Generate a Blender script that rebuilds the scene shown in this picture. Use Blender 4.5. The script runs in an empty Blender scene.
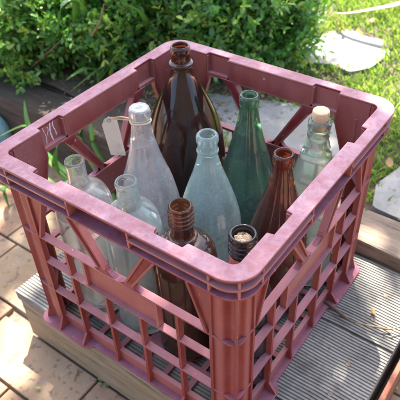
import bpy, bmesh, math, random
import numpy as np
from mathutils import Vector, Matrix
random.seed(7); rng = np.random.default_rng(7)
S = bpy.context.scene
COL = S.collection

# ------------------------------------------------------------------ camera
CAM = Vector((-0.2582, -0.1581, 0.6454))
RM = Matrix.Rotation(-0.9164, 3, 'Z') @ Matrix.Rotation(0.859, 3, 'X') @ Matrix.Rotation(-0.0446, 3, 'Z')
FPX = 570.91
def P(u, v, z):
    """point of the plane Z=z seen at photo coordinates u,v (used once, to read real positions off the photo)"""
    d = RM @ Vector(((u-200)/FPX, (200-v)/FPX, -1.0))
    return CAM + d*((z-CAM.z)/d.z)
cam_d = bpy.data.cameras.new('camera'); cam = bpy.data.objects.new('camera', cam_d); COL.objects.link(cam)
cam.matrix_world = Matrix.Translation(CAM) @ RM.to_4x4()
cam_d.sensor_width = 36; cam_d.lens = FPX/400*36; cam_d.clip_start = 0.02; cam_d.clip_end = 200
cam_d.dof.use_dof = True; cam_d.dof.focus_distance = 0.60; cam_d.dof.aperture_fstop = 13.0
S.camera = cam

# ------------------------------------------------------------------ helpers
def link(name, me, mats=None, parent=None):
    o = bpy.data.objects.new(name, me); COL.objects.link(o)
    if mats:
        for m in (mats if isinstance(mats, (list, tuple)) else [mats]): me.materials.append(m)
    if parent: o.parent = parent
    return o
def tag(o, label=None, cat=None, group=None, kind=None):
    if label: o['label'] = label
    if cat: o['category'] = cat
    if group: o['group'] = group
    if kind: o['kind'] = kind
    return o
def thing(name, label, cat, loc=(0, 0, 0), group=None):
    o = bpy.data.objects.new(name, None); COL.objects.link(o); o.location = loc
    o.empty_display_size = 0.02
    return tag(o, label, cat, group)
def finish(name, bm, mat, parent=None, bevel=0, smooth=False, origin=None):
    """link a bmesh given in world coordinates; it is moved into its parent's frame"""
    off = Vector((0, 0, 0))
    if parent: off = Vector(parent.location)
    if origin is not None: off = Vector(origin)
    bmesh.ops.recalc_face_normals(bm, faces=bm.faces[:])
    bmesh.ops.translate(bm, verts=bm.verts[:], vec=-off)
    me = bpy.data.meshes.new(name); bm.to_mesh(me); bm.free()
    o = link(name, me, mat, parent)
    if origin is not None and not parent: o.location = off
    if smooth:
        for p in me.polygons: p.use_smooth = True
    if bevel:
        m = o.modifiers.new('bevel', 'BEVEL'); m.width = bevel; m.segments = 2; m.limit_method = 'ANGLE'; m.angle_limit = math.radians(40)
    return o
def box(bm, x0, x1, y0, y1, z0, z1):
    r = bmesh.ops.create_cube(bm, size=1)
    for v in r['verts']:
        v.co = Vector(((x0+x1)/2+v.co.x*(x1-x0), (y0+y1)/2+v.co.y*(y1-y0), (z0+z1)/2+v.co.z*(z1-z0)))
    return r['verts']
def prism(bm, pts, f):
    """pts 2-D polygon; f(p, t) -> 3-D point at t=0 and t=1"""
    a = [bm.verts.new(f(p, 0)) for p in pts]; b = [bm.verts.new(f(p, 1)) for p in pts]
    n = len(pts); bm.faces.new(a[::-1]); bm.faces.new(b)
    for i in range(n): bm.faces.new((a[i], a[(i+1) % n], b[(i+1) % n], b[i]))
def plate(outer, holes, th, bev=0.0):
    """flat plate with holes (2-D fill), thickness th centred on z=0; returns bmesh"""
    cu = bpy.data.curves.new('plate', 'CURVE'); cu.dimensions = '2D'; cu.fill_mode = 'BOTH'
    cu.extrude = th/2-bev; cu.bevel_depth = bev; cu.bevel_resolution = 1; cu.offset = -bev
    for loop in [outer]+holes:
        s = cu.splines.new('POLY'); s.points.add(len(loop)-1); s.use_cyclic_u = True
        for i, (x, y) in enumerate(loop): s.points[i].co = (x, y, 0, 1)
    o = bpy.data.objects.new('plate', cu); COL.objects.link(o)
    dg = bpy.context.evaluated_depsgraph_get(); me = bpy.data.meshes.new_from_object(o.evaluated_get(dg))
    bm = bmesh.new(); bm.from_mesh(me)
    bmesh.ops.remove_doubles(bm, verts=bm.verts[:], dist=1e-6)
    bpy.data.objects.remove(o); bpy.data.curves.remove(cu); bpy.data.meshes.remove(me)
    return bm
def merge(dst, src, M):
    src.transform(M); me = bpy.data.meshes.new('t'); src.to_mesh(me); src.free(); dst.from_mesh(me); bpy.data.meshes.remove(me)
def tube(bm, pts, rad, n=6, cap=True):
    pts = [Vector(p) for p in pts]; rings = []
    for i, p in enumerate(pts):
        t = (pts[min(i+1, len(pts)-1)]-pts[max(i-1, 0)]).normalized()
        a = t.orthogonal().normalized() if i == 0 else (prev-t*prev.dot(t)).normalized()
        prev = a; b = t.cross(a); r = rad[i] if isinstance(rad, (list, tuple)) else rad
        rings.append([bm.verts.new(p+(a*math.cos(2*math.pi*k/n)+b*math.sin(2*math.pi*k/n))*r) for k in range(n)])
    for i in range(len(rings)-1):
        for k in range(n): bm.faces.new((rings[i][k], rings[i][(k+1) % n], rings[i+1][(k+1) % n], rings[i+1][k]))
    if cap: bm.faces.new(rings[0][::-1]); bm.faces.new(rings[-1])
def rounded(pts, r, n=6):
    """round the corners of a polygon"""
    out = []; N = len(pts)
    rr = r if isinstance(r, (list, tuple)) else [r]*N
    for i in range(N):
        p = Vector(pts[i]); a = Vector(pts[i-1]); b = Vector(pts[(i+1) % N]); R = rr[i]
        if R <= 0: out.append(tuple(p)); continue
        da = (a-p).normalized(); db = (b-p).normalized(); ang = da.angle(db)
        d = min(R/math.tan(ang/2), (a-p).length*.49, (b-p).length*.49); R = d*math.tan(ang/2)
        c = p+(da+db).normalized()*(R/math.sin(ang/2))
        s = p+da*d-c; e = p+db*d-c
        a0 = math.atan2(s.y, s.x); a1 = math.atan2(e.y, e.x); dd = (a1-a0+math.pi) % (2*math.pi)-math.pi
        for k in range(n+1): t = a0+dd*k/n; out.append((c.x+R*math.cos(t), c.y+R*math.sin(t)))
    return out

# ------------------------------------------------------------------ node helpers
def mat(name):
    m = bpy.data.materials.new(name); m.use_nodes = True; nt = m.node_tree
    for n in list(nt.nodes): nt.nodes.remove(n)
    out = nt.nodes.new('ShaderNodeOutputMaterial'); return m, nt, out
class N:
    def __init__(s, nt): s.nt = nt; s.tc = None
    def n(s, t, **k):
        x = s.nt.nodes.new(t)
        for a, b in k.items():
            if a.startswith('i_'): x.inputs[a[2:].replace('_', ' ')].default_value = b
            else: setattr(x, a, b)
        return x
    def l(s, a, b): s.nt.links.new(a, b)
    def co(s, kind='Object'):
        if not s.tc: s.tc = s.n('ShaderNodeTexCoord')
        return s.tc.outputs[kind]
    def noise(s, scale, detail=4, rough=.55, vec=None, stretch=None, kind='Object'):
        v = vec or s.co(kind)
        if stretch:
            mp = s.n('ShaderNodeMapping'); mp.inputs['Scale'].default_value = stretch; s.l(v, mp.inputs['Vector']); v = mp.outputs[0]
        x = s.n('ShaderNodeTexNoise'); x.inputs['Scale'].default_value = scale; x.inputs['Detail'].default_value = detail
        x.inputs['Roughness'].default_value = rough; s.l(v, x.inputs['Vector']); return x.outputs['Fac']
    def ramp(s, fac, *st):
        r = s.n('ShaderNodeValToRGB'); e = r.color_ramp.elements
        while len(e) < len(st): e.new(.5)
        for i, (p, c) in enumerate(st):
            e[i].position = p; e[i].color = (c, c, c, 1) if isinstance(c, (int, float)) else (*c, 1)
        s.l(fac, r.inputs[0]); return r.outputs[0]
    def mix(s, f, a, b, mode='MIX'):
        m = s.n('ShaderNodeMix'); m.data_type = 'RGBA'; m.blend_type = mode
        for k_, v in ((0, f), (6, a), (7, b)):
            sock = m.inputs[k_]
            if isinstance(v, (int, float)): sock.default_value = v if k_ == 0 else (v, v, v, 1)
            elif isinstance(v, tuple): sock.default_value = (*v, 1)
            else: s.l(v, sock)
        return m.outputs[2]
    def math(s, op, a, b=0.0, clamp=False):
        m = s.n('ShaderNodeMath'); m.operation = op; m.use_clamp = clamp
        for i, v in enumerate((a, b)):
            if isinstance(v, (int, float)): m.inputs[i].default_value = v
            else: s.l(v, m.inputs[i])
        return m.outputs[0]
    def bump(s, h, strength=.3, dist=.001, normal=None):
        b = s.n('ShaderNodeBump'); b.inputs['Strength'].default_value = strength; b.inputs['Distance'].default_value = dist
        s.l(h, b.inputs['Height'])
        if normal: s.l(normal, b.inputs['Normal'])
        return b.outputs[0]
    def pr(s, col, rough=.6, normal=None, **k):
        p = s.n('ShaderNodeBsdfPrincipled')
        if isinstance(col, tuple): p.inputs['Base Color'].default_value = (*col, 1)
        else: s.l(col, p.inputs['Base Color'])
        if isinstance(rough, (int, float)): p.inputs['Roughness'].default_value = rough
        else: s.l(rough, p.inputs['Roughness'])
        if normal: s.l(normal, p.inputs['Normal'])
        for a, b in k.items():
            a = a.replace('_', ' ')
            if isinstance(b, (int, float, tuple)): p.inputs[a].default_value = b if not isinstance(b, tuple) else (*b, 1)
            else: s.l(b, p.inputs[a])
        return p

# crate plastic: faded maroon, chalky dust lying on the faces that look up
def m_plastic():
    m, nt, out = mat('crate plastic'); g = N(nt)
    big = g.noise(9, 5, .6); fine = g.noise(160, 4, .65); streak = g.noise(60, 4, .6, stretch=(1, 1, .18))
    red = g.mix(g.ramp(big, (.3, 0), (.7, 1)), (.125, .0095, .0085), (.205, .022, .0165))
    red = g.mix(g.math('MULTIPLY', g.ramp(streak, (.48, 0), (.75, 1)), .35), red, (.34, .075, .06))
    geo = g.n('ShaderNodeNewGeometry'); sx = g.n('ShaderNodeSeparateXYZ'); g.l(geo.outputs['True Normal'], sx.inputs[0])
    up = g.math('SUBTRACT', sx.outputs['Z'], .25, True)
    up = g.math('MULTIPLY', up, 1.7, True)
    tx = g.n('ShaderNodeSeparateXYZ'); g.l(g.co(), tx.inputs[0])
    top = g.ramp(tx.outputs['Z'], (.2815/1.0, 0), (.2835, 1))   # rim surface is more bleached than the ledges
    dn = g.math('MULTIPLY', g.ramp(g.noise(34, 9, .78), (.36, .50), (.60, 1)), g.ramp(fine, (.36, .72), (.56, 1))); dn2 = g.ramp(big, (.25, .75), (.6, 1))
    d = g.math('MULTIPLY', g.math('MULTIPLY', up, dn), dn2)
    dust = g.mix(top, (.235, .120, .175), (.430, .285, .330))
    c = g.mix(g.math('MULTIPLY', d, .86), red, dust)
    # general film of grime on the walls
    c = g.mix(g.math('MULTIPLY', g.ramp(g.noise(28, 6, .7), (.42, 0), (.72, 1)), .30), c, (.27, .10, .125))
    # small white scuffs and dark specks
    sc = g.ramp(g.noise(240, 2, .5, stretch=(1, 1, .45)), (.74, 0), (.78, 1))
    c = g.mix(g.math('MULTIPLY', sc, .6), c, (.75, .65, .66))
    sp = g.ramp(g.noise(420, 2, .5), (.70, 0), (.76, 1))
    c = g.mix(g.math('MULTIPLY', sp, .45), c, (.11, .06, .06))
    wear = g.ramp(geo.outputs['Pointiness'], (.53, 0), (.60, 1))
    c = g.mix(g.math('MULTIPLY', wear, .40), c, (.50, .24, .21))
    nrm = g.bump(g.math('ADD', fine, g.math('MULTIPLY', streak, .6)), .32, .0007)
    p = g.pr(c, g.ramp(g.math('ADD', d, g.math('MULTIPLY', big, .15)), (0, .30), (.6, .78)), nrm)
    p.inputs['Specular IOR Level'].default_value = .30
    g.l(p.outputs[0], out.inputs[0]); return m
PL = m_plastic()

def m_glass(name, tint, haze, haze_amt=.4, rough=.08, band=None, body_dust=0.0):
    """old bottle glass: tinted transmission under an uneven mineral haze; band=(z0,z1,amt) is a more scuffed zone"""
    m, nt, out = mat(name); g = N(nt)
    big = g.noise(26, 6, .65); fine = g.noise(240, 5, .7); drip = g.noise(70, 4, .6, stretch=(1, 1, .2))
    tz = g.n('ShaderNodeSeparateXYZ'); g.l(g.co(), tz.inputs[0])
    h = g.math('ADD', g.math('MULTIPLY', g.ramp(big, (.32, 0), (.72, 1)), .55), g.math('MULTIPLY', g.ramp(drip, (.35, 0), (.75, 1)), .45))
    h = g.math('MULTIPLY', g.math('ADD', h, g.math('MULTIPLY', g.ramp(fine, (.45, 0), (.7, 1)), .35)), 1.0)
    amt = g.math('ADD', haze_amt*.45, g.math('MULTIPLY', h, haze_amt))
    if band:
        b = g.ramp(tz.outputs['Z'], (band[0], band[2]), (band[1], 0))
        bn = g.ramp(g.noise(150, 3, .6), (.38, .35), (.62, 1))
        amt = g.math('ADD', amt, g.math('MULTIPLY', b, bn))
    amt = g.math('MULTIPLY', amt, g.ramp(tz.outputs['Z'], (.17, 1), (.245, .42)))
    sp = g.ramp(g.noise(330, 2, .5), (.70, 0), (.74, 1))
    amt = g.math('MINIMUM', g.math('ADD', amt, g.math('MULTIPLY', sp, .35)), .93)
    nrm = g.bump(g.math('ADD', g.noise(34, 3, .5), g.math('MULTIPLY', fine, .08)), .35, .0012)
    gl = g.pr(tint, g.math('ADD', rough, g.math('MULTIPLY', h, .05)), nrm)
    gl.inputs['Transmission Weight'].default_value = 1; gl.inputs['IOR'].default_value = 1.47
    df = g.pr(haze, .55, nrm); tr = g.n('ShaderNodeBsdfTranslucent'); tr.inputs[0].default_value = (*haze, 1)
    hz = g.n('ShaderNodeMixShader'); hz.inputs[0].default_value = .42; g.l(df.outputs[0], hz.inputs[1]); g.l(tr.outputs[0], hz.inputs[2])
    mx = g.n('ShaderNodeMixShader'); g.l(amt, mx.inputs[0]); g.l(gl.outputs[0], mx.inputs[1]); g.l(hz.outputs[0], mx.inputs[2])
    g.l(mx.outputs[0], out.inputs[0]); return m

def m_leaf(name, cols, spec=.4, trans=.35, rough=.38):
    m, nt, out = mat(name); g = N(nt)
    a = g.n('ShaderNodeAttribute'); a.attribute_name = 'tint'
    sp = g.n('ShaderNodeSeparateColor'); g.l(a.outputs['Color'], sp.inputs[0])
    c = g.ramp(sp.outputs[0], *cols)
    c = g.mix(g.math('MULTIPLY', g.noise(90, 3, .6), .35), c, (.10, .16, .03))
    p = g.pr(c, rough); p.inputs['Specular IOR Level'].default_value = spec
    t = g.n('ShaderNodeBsdfTranslucent'); g.l(g.mix(1.0, c, (1.5, 1.5, .6), 'MULTIPLY'), t.inputs[0])
    mx = g.n('ShaderNodeMixShader'); mx.inputs[0].default_value = trans
    g.l(p.outputs[0], mx.inputs[1]); g.l(t.outputs[0], mx.inputs[2]); g.l(mx.outputs[0], out.inputs[0]); return m
LEAF = m_leaf('shrub leaf', [(0, (.050, .165, .050)), (.45, (.12, .33, .085)), (.8, (.24, .46, .11)), (1, (.44, .55, .13))], .7, .52, .25)
GRASS = m_leaf('grass blade', [(0, (.13, .23, .06)), (.5, (.24, .37, .11)), (.85, (.40, .48, .18)), (1, (.58, .52, .30))], .25, .45, .5)
STRAP = m_leaf('strap leaf', [(0, (.08, .22, .05)), (.6, (.17, .38, .09)), (1, (.34, .52, .14))], .4, .35, .35)
TREELEAF = m_leaf('tree leaf', [(0, (.03, .08, .02)), (1, (.08, .16, .03))], .4, .18, .4)
DRY = m_leaf('dry leaf', [(0, (.16, .08, .04)), (.5, (.34, .20, .10)), (1, (.55, .42, .12))], .2, .15, .7)

def simple(name, c1, c2, scale=40, rough=.8, bump=.4, dist=.001, stretch=None, spots=None, **k):
    m, nt, out = mat(name); g = N(nt)
    n1 = g.noise(scale, 6, .6, stretch=stretch); c = g.mix(g.ramp(n1, (.3, 0), (.7, 1)), c1, c2)
    if spots:
        for (sc, lo, hi, col, am) in spots: c = g.mix(g.math('MULTIPLY', g.ramp(g.noise(sc, 4, .6), (lo, 0), (hi, 1)), am), c, col)
    nrm = g.bump(g.math('ADD', n1, g.math('MULTIPLY', g.noise(scale*6, 3, .6), .3)), bump, dist)
    p = g.pr(c, rough, nrm, **k); g.l(p.outputs[0], out.inputs[0]); return m
BARK = simple('twig bark', (.07, .045, .03), (.16, .10, .065), 60, .85)
CORKD = simple('crumbling cork', (.24, .16, .10), (.52, .40, .28), 220, .95, 1, .0015, spots=[(160, .5, .62, (.07, .05, .035), .8)])
CORK = simple('cork', (.55, .36, .21), (.72, .53, .34), 160, .9, .8, .001, spots=[(90, .58, .7, (.25, .14, .08), .7)])
SOIL = simple('soil', (.055, .038, .028), (.13, .095, .07), 35, .95, 1, .006, spots=[(90, .6, .7, (.25, .18, .12), .6)])
SAND = simple('joint sand', (.10, .075, .055), (.20, .155, .115), 60, .95, .8, .002, spots=[(22, .55, .7, (.05, .07, .02), .6)])
GRIT = simple('gritty ground', (.26, .18, .14), (.42, .31, .25), 90, .95, .9, .003, spots=[(200, .6, .7, (.12, .08, .06), .7)])
STONE = simple('stepping stone', (.15, .145, .135), (.28, .27, .25), 18, .9, .6, .003, spots=[(60, .55, .70, (.09, .08, .065), .7), (9, .50, .72, (.13, .11, .085), .6)])
TAGM = simple('tag card', (.70, .56, .40), (.82, .70, .54), 30, .85, .5, .0008, spots=[(60, .55, .7, (.38, .27, .17), .5)])
STRING = simple('string', (.50, .36, .22), (.68, .54, .36), 400, .95, .6, .0004)
REDFOIL = simple('red neck label', (.27, .035, .03), (.42, .09, .07), 120, .55, .4, .0005, spots=[(160, .55, .66, (.50, .36, .34), .5)])
PAINT = simple('white paint', (.45, .36, .38), (.62, .56, .57), 90, .7, .4, .0005)
METAL = simple('screw steel', (.10, .07, .05), (.20, .15, .11), 300, .6, .5, .0004, Metallic=.5)
EDGE = simple('rusty edging', (.14, .045, .03), (.27, .10, .06), 60, .85, .7, .001)
AQUA = None

def m_paver():
    m, nt, out = mat('clay paver'); g = N(nt)
    a = g.n('ShaderNodeAttribute'); a.attribute_name = 'tint'; sp = g.n('ShaderNodeSeparateColor'); g.l(a.outputs['Color'], sp.inputs[0])
    c = g.ramp(sp.outputs[0], (0, (.19, .125, .070)), (.5, (.26, .175, .105)), (1, (.22, .115, .065)))
    n1 = g.noise(14, 6, .65); c = g.mix(g.math('MULTIPLY', g.ramp(n1, (.4, 0), (.75, 1)), .5), c, (.38, .285, .195))
    c = g.mix(g.math('MULTIPLY', g.ramp(g.noise(95, 3, .55), (.56, 0), (.68, 1)), .75), c, (.075, .062, .052))
    c = g.mix(g.math('MULTIPLY', g.ramp(g.noise(38, 5, .7), (.52, 0), (.72, 1)), .6), c, (.21, .17, .14))
    c = g.mix(g.math('MULTIPLY', g.ramp(g.noise(260, 2, .5), (.68, 0), (.74, 1)), .25), c, (.50, .40, .31))
    nrm = g.bump(g.math('ADD', g.noise(70, 5, .65), g.math('MULTIPLY', g.noise(420, 3, .6), .5)), .5, .0012)
    p = g.pr(c, .9, nrm); g.l(p.outputs[0], out.inputs[0]); return m
PAVER = m_paver()

def m_deck():
    """weathered grooved board: the grooves themselves are modelled; grey crests, darker dirt in the channels"""
    m, nt, out = mat('weathered decking'); g = N(nt)
    grain = g.noise(55, 6, .65, stretch=(3.2, .35, 3.2)); big = g.noise(9, 4, .6)
    c = g.mix(g.ramp(grain, (.3, 0), (.72, 1)), (.090, .085, .078), (.225, .218, .205))
    c = g.mix(g.math('MULTIPLY', g.ramp(big, (.4, 0), (.7, 1)), .45), c, (.40, .36, .30))
    c = g.mix(g.math('MULTIPLY', g.ramp(g.noise(22, 6, .75), (.50, 0), (.66, 1)), .55), c, (.075, .066, .055))
    c = g.mix(g.math('MULTIPLY', g.ramp(g.noise(120, 3, .6), (.58, 0), (.70, 1)), .6), c, (.09, .08, .07))
    a = g.n('ShaderNodeAttribute'); a.attribute_name = 'tint'; sp = g.n('ShaderNodeSeparateColor'); g.l(a.outputs['Color'], sp.inputs[0])
    c = g.mix(g.math('MULTIPLY', sp.outputs[0], .50), c, (.050, .046, .040))
    nrm = g.bump(grain, .5, .0008)
    p = g.pr(c, .85, nrm); g.l(p.outputs[0], out.inputs[0]); return m
DECK = m_deck()

def m_timber(name, ca, cb, moss=.3, stretch=(3, .3, 3), grey=.4):
    m, nt, out = mat(name); g = N(nt)
    grain = g.noise(34, 7, .7, stretch=stretch); crack = g.noise(40, 4, .6, stretch=(5, .25, 5)); big = g.noise(7, 5, .6)
    c = g.mix(g.ramp(grain, (.3, 0), (.7, 1)), ca, cb)
    c = g.mix(g.math('MULTIPLY', g.ramp(crack, (.60, 0), (.68, 1)), .75), c, tuple(x*.3 for x in ca))
    c = g.mix(g.math('MULTIPLY', g.ramp(big, (.5, 0), (.72, 1)), moss), c, (.15, .16, .06))
    c = g.mix(g.math('MULTIPLY', g.ramp(g.noise(26, 6, .7), (.5, 0), (.7, 1)), grey), c, (.34, .33, .30))
    nrm = g.bump(g.math('SUBTRACT', grain, g.math('MULTIPLY', g.ramp(crack, (.58, 0), (.66, 1)), .8)), .6, .0018)
    p = g.pr(c, .88, nrm); g.l(p.outputs[0], out.inputs[0]); return m
SLEEP = m_timber('garden sleeper', (.105, .072, .050), (.235, .172, .128), .3, grey=.2)
RISER = m_timber('riser timber', (.145, .102, .058), (.32, .235, .145), .4, grey=.2)
SLEEPD = m_timber('dark sleeper', (.022, .016, .012), (.085, .055, .036), .15, grey=.07)  # same timber recipe in a much darker brown, for the left length

# ------------------------------------------------------------------ crate
CX, CY, H = 0.3473, 0.34, 0.285
crate = thing('plastic_crate', 'faded maroon plastic bottle crate with dusty rim and open lattice sides', 'crate', (0, 0, 0))
def rounded_rect(w, R, n=8):
    return rounded([(w, w), (CX-w, w), (CX-w, CY-w), (w, CY-w)], R, n)
def rect_frame(wo, Ro, wi, Ri, z, th, bev=.0):
    b = plate(rounded_rect(wo, Ro), [rounded_rect(wi, Ri)], th, bev)
    bmesh.ops.translate(b, verts=b.verts[:], vec=(0, 0, z)); return b
# side frames: (u along the side, w inwards, z)
SIDES = [(Matrix(((1, 0, 0), (0, 1, 0), (0, 0, 1))), CX, Vector((0, 0, 0))),
         (Matrix(((0, -1, 0), (1, 0, 0), (0, 0, 1))), CY, Vector((CX, 0, 0))),
         (Matrix(((-1, 0, 0), (0, -1, 0), (0, 0, 1))), CX, Vector((CX, CY, 0))),
         (Matrix(((0, 1, 0), (-1, 0, 0), (0, 0, 1))), CY, Vector((0, CY, 0)))]
def side_pt(k):
    M, L, o = SIDES[k]
    return lambda u, w, z: o+M @ Vector((u, w, z))
# -- rim: bleached top flange whose inner edge steps in and out, with two ledges below
bm = bmesh.new()
inner = []
for k in range(4):
    f = side_pt(k); L = SIDES[k][1]; W0, W1 = .0200, .0132
    for (u, w) in [(.0708, W0), (.0722, W1), (.1055, W1), (.1070, W0), (L-.1070, W0), (L-.1055, W1), (L-.0722, W1), (L-.0708, W0)]:
        q = f(u, w, 0); inner.append((q.x, q.y))
    # rounded inner corner to next side
    f2 = side_pt((k+1) % 4); c = f(L-.0200-.008, .0200+.008, 0)
    for i in range(7):
        a = math.pi/2*i/6
        q = f(L-.028+.008*math.sin(a), .028-.008*math.cos(a), 0); inner.append((q.x, q.y))
merge(bm, plate(rounded_rect(0, .0285, 12), [inner], .0036, .0011), Matrix.Translation((0, 0, H-.0018)))
def ledge_inner(w0, w1):
    out = []
    for k in range(4):
        f = side_pt(k); L = SIDES[k][1]
        for (u, w) in [(.0690, w0), (.0700, w1), (.1075, w1), (.1085, w0), (L-.1085, w0), (L-.1075, w1), (L-.0700, w1), (L-.0690, w0)]:
            q = f(u, w, 0); out.append((q.x, q.y))
        for i in range(7):
            a = math.pi/2*i/6; q = f(L-.028+.010*math.sin(a), .028-.010*math.cos(a), 0); out.append((q.x, q.y))
    return out
merge(bm, plate(rounded_rect(.0016, .0270, 12), [ledge_inner(.0170, .0102)], .0026, .0006), Matrix.Translation((0, 0, H-.0272)))
# the upper ledge runs round the corners only, open along the middle of each side
for k in range(4):
    f = side_pt(k); f2 = side_pt((k+1) % 4); L = SIDES[k][1]; M, _, o_ = SIDES[(k+1) % 4]
    loc = [(.1295, .0010)]; R_ = .0275-.0010
    loc += [(.0275-R_*math.sin(math.pi/2*i/10), .0275-R_*math.cos(math.pi/2*i/10)) for i in range(11)]
    loc += [(.0010, .1295), (.0102, .1295), (.0102, .0700), (.0170, .0690)]
    loc += [(.0280-.0100*math.cos(math.pi/2*i/5), .0280-.0100*math.sin(math.pi/2*i/5)) for i in range(6)]
    loc += [(.0690, .0170), (.0700, .0102), (.1295, .0102)]
    prism(bm, loc, lambda p, t: o_+M @ Vector((p[0], p[1], H-.0152+.0024*t)))
for k in range(4):
    f = side_pt(k); L = SIDES[k][1]
    for u in (.037, .1295, L-.1295, L-.037):
        prism(bm, [(.0019, H-.0035), (.0175, H-.0035), (.0175, H-.0262), (.0026, H-.0262)], lambda p, t: f(u-.0011+.0022*t, p[0], p[1]))
    # web on the rounded corner, 45 degrees
    d = Vector((1, 1, 0)).normalized(); nrm_ = Vector((1, -1, 0)).normalized()
    M, _, o = SIDES[k]
    prism(bm, [(.0130, H-.0035), (.030, H-.0035), (.030, H-.0262), (.0136, H-.0262)], lambda p, t: o+M @ (d*p[0]+Vector((0, 0, p[1]))+nrm_*(-.0011+.0022*t)))
finish('rim', bm, PL, crate)
# -- inner wall, lattice
ZB, ZA, ZBB, ZC, ZP = H-.030, H-.1090, H-.1525, H-.2070, .0225
BARS = lambda L: (.0885, .1435, L-.1435, L-.0885)
for k in range(4):
    f = side_pt(k); L = SIDES[k][1]; M, _, o = SIDES[k]; bm = bmesh.new()
    # top band in five steps (corner, notch, middle, notch, corner); depths differ as the rim's inner edge does
    segs = [(.030, .0702, .0160, .0196), (.0712, .1062, .0094, .0128), (.1072, L-.1072, .0160, .0196), (L-.1062, L-.0712, .0094, .0128), (L-.0702, L-.030, .0160, .0196)]
    for i, (u0, u1, w0, w1) in enumerate(segs):
        if i in (1, 3): prism(bm, [(u0, w0), (u1, w0), (u1, w1), (u0, w1)], lambda p, t: f(p[0], p[1], (H-.0034)+t*(ZB-.0008-H+.0034)))
    for u in (.0706, .1067, L-.0706, L-.1067):   # step walls closing the notches
        prism(bm, [(u-.0016, .0097), (u+.0016, .0097), (u+.0016, .0192), (u-.0016, .0192)], lambda p, t: f(p[0], p[1], (H-.0032)+t*(ZB-.0004-H+.0032)))
    # corner panels: solid, tapering down to the post
    for mir in (0, 1):
        g_ = (lambda u: L-u) if mir else (lambda u: u)
        poly = rounded([(.030, H-.0034), (.0703, H-.0034), (.0712, H-.040), (.050, ZA+.004), (.046, ZA+.002), (.030, ZA+.002)], [0, 0, .006, .008, 0, 0])
        prism(bm, poly, lambda p, t: f(g_(p[0]), .0158+.0040*t, p[1]))
        # outward flange along the slanting edge
        prism(bm, [(.0735, ZB+.002), (.0705, ZB+.002), (.0700, H-.042), (.0478, ZA+.001), (.0512, ZA+.001), (.0732, H-.041)], lambda p, t: f(g_(p[0]), .0124+.0070*t, p[1]))
        # slanting struts from band to rail: wide top flaring, concave edges
        st = [(.0950, ZB-.0006), (.1170, ZB-.0006), (.1190, ZB-.006), (.1530, ZA+.012), (.1600, ZA+.0006), (.1450, ZA+.0006), (.1438, ZA+.010), (.1222, ZB-.033), (.1066, ZB-.012), (.1010, ZB-.005)]
        prism(bm, rounded(st, [0, .0, .01, .01, 0, .0, .01, .03, .02, .006], 4), lambda p, t: f(g_(p[0]), .0138+.0066*t, p[1]))
        for (pa, pb) in (((.1192, ZB-.006), (.1545, ZA+.009)), ((.1090, ZB-.013), (.1457, ZA+.008))):   # edge ribs of the strut
            a = Vector(pa); b = Vector(pb); nn = Vector((b.y-a.y, a.x-b.x)).normalized()*.0013
            prism(bm, [tuple(a+nn), tuple(b+nn), tuple(b-nn), tuple(a-nn)], lambda p, t: f(g_(p[0]), .0118+.0088*t, p[1]))
        fil = [(.1560, ZA+.0004), (.1760, ZA+.0004)]+[(.1760-.0215*math.sin(math.pi/2*i/6)*1.0, ZA+.0004+.0120*(1-math.cos(math.pi/2*i/6))) for i in range(1, 7)]
        prism(bm, fil, lambda p, t: f(g_(p[0])-.0*t, .0142+.0062*t, p[1]))
        fil = [(.1480, ZA+.0005), (.1300, ZA+.0005)]+[(.1300+.0150*math.sin(math.pi/2*i/6), ZA+.0005+.0110*(1-math.cos(math.pi/2*i/6))) for i in range(1, 7)]
        prism(bm, fil, lambda p, t: f(g_(p[0]), .0144+.0060*t, p[1]))
    # middle of the band with fillets towards the struts
    poly = [(.1074, H-.0036), (L-.1074, H-.0036), (L-.1074, ZB), (L-.1180, ZB-.0003), (.1180, ZB-.0003), (.1074, ZB)]
    prism(bm, poly, lambda p, t: f(p[0], .0161+.0034*t, p[1]))
    prism(bm, [(.1060, ZB+.0030), (L-.1060, ZB+.0030), (L-.1060, ZB-.0030), (.1060, ZB-.0030)], lambda p, t: f(p[0], .0136+.0056*t, p[1]))
    for (u0, u1) in ((.0715, .1065), (L-.1065, L-.0715)):
        prism(bm, [(u0, ZB+.0026), (u1, ZB+.0026), (u1, ZB-.0026), (u0, ZB-.0026)], lambda p, t: f(p[0], .0100+.0092*t, p[1]))
    # rails
    for (z, w0, u0, u1) in ((ZA, .0132, .0440, L-.0440), (ZBB, .0134, .0440, L-.0440), (ZC, .0131, .0440, L-.0440)):
        prism(bm, [(w0, z+.0012), (w0+.0004, z-.0016), (.0228, z-.0026), (.0228, z+.0014)], lambda p, t: f(u0+(u1-u0)*t, p[0], p[1]))
    # solid panel between the first two rails
    prism(bm, [(.1165, ZA-.0010), (L-.1165, ZA-.0010), (L-.1165, ZBB+.0010), (.1165, ZBB+.0010)], lambda p, t: f(p[0], .0186+.0030*t, p[1]))
    for u in (.1165, L-.1165):
        prism(bm, [(.0141, ZA-.001), (.0222, ZA-.001), (.0222, ZBB+.001), (.0141, ZBB+.001)], lambda p, t: f(u-.0018+.0036*t, p[0], p[1]))
    # vertical bars with splayed toes
    for i, u in enumerate(BARS(L)):
        top = ZA if i in (0, 3) else ZBB
        toe = .0030 if i in (0, 3) else .0118
        prism(bm, [(.0142, top-.0008), (.0224, top-.0008), (.0224, .0030), (toe, .0030), (toe+.0006, .0052), (.0138, .0200)], lambda p, t: f(u-.0020+.0040*t, p[0], p[1]))
    # plinth strip at the foot
    prism(bm, [(.040, .0028), (L-.040, .0028), (L-.040, ZP), (.040, ZP)], lambda p, t: f(p[0], .0196+.0026*t, p[1]))
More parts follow.
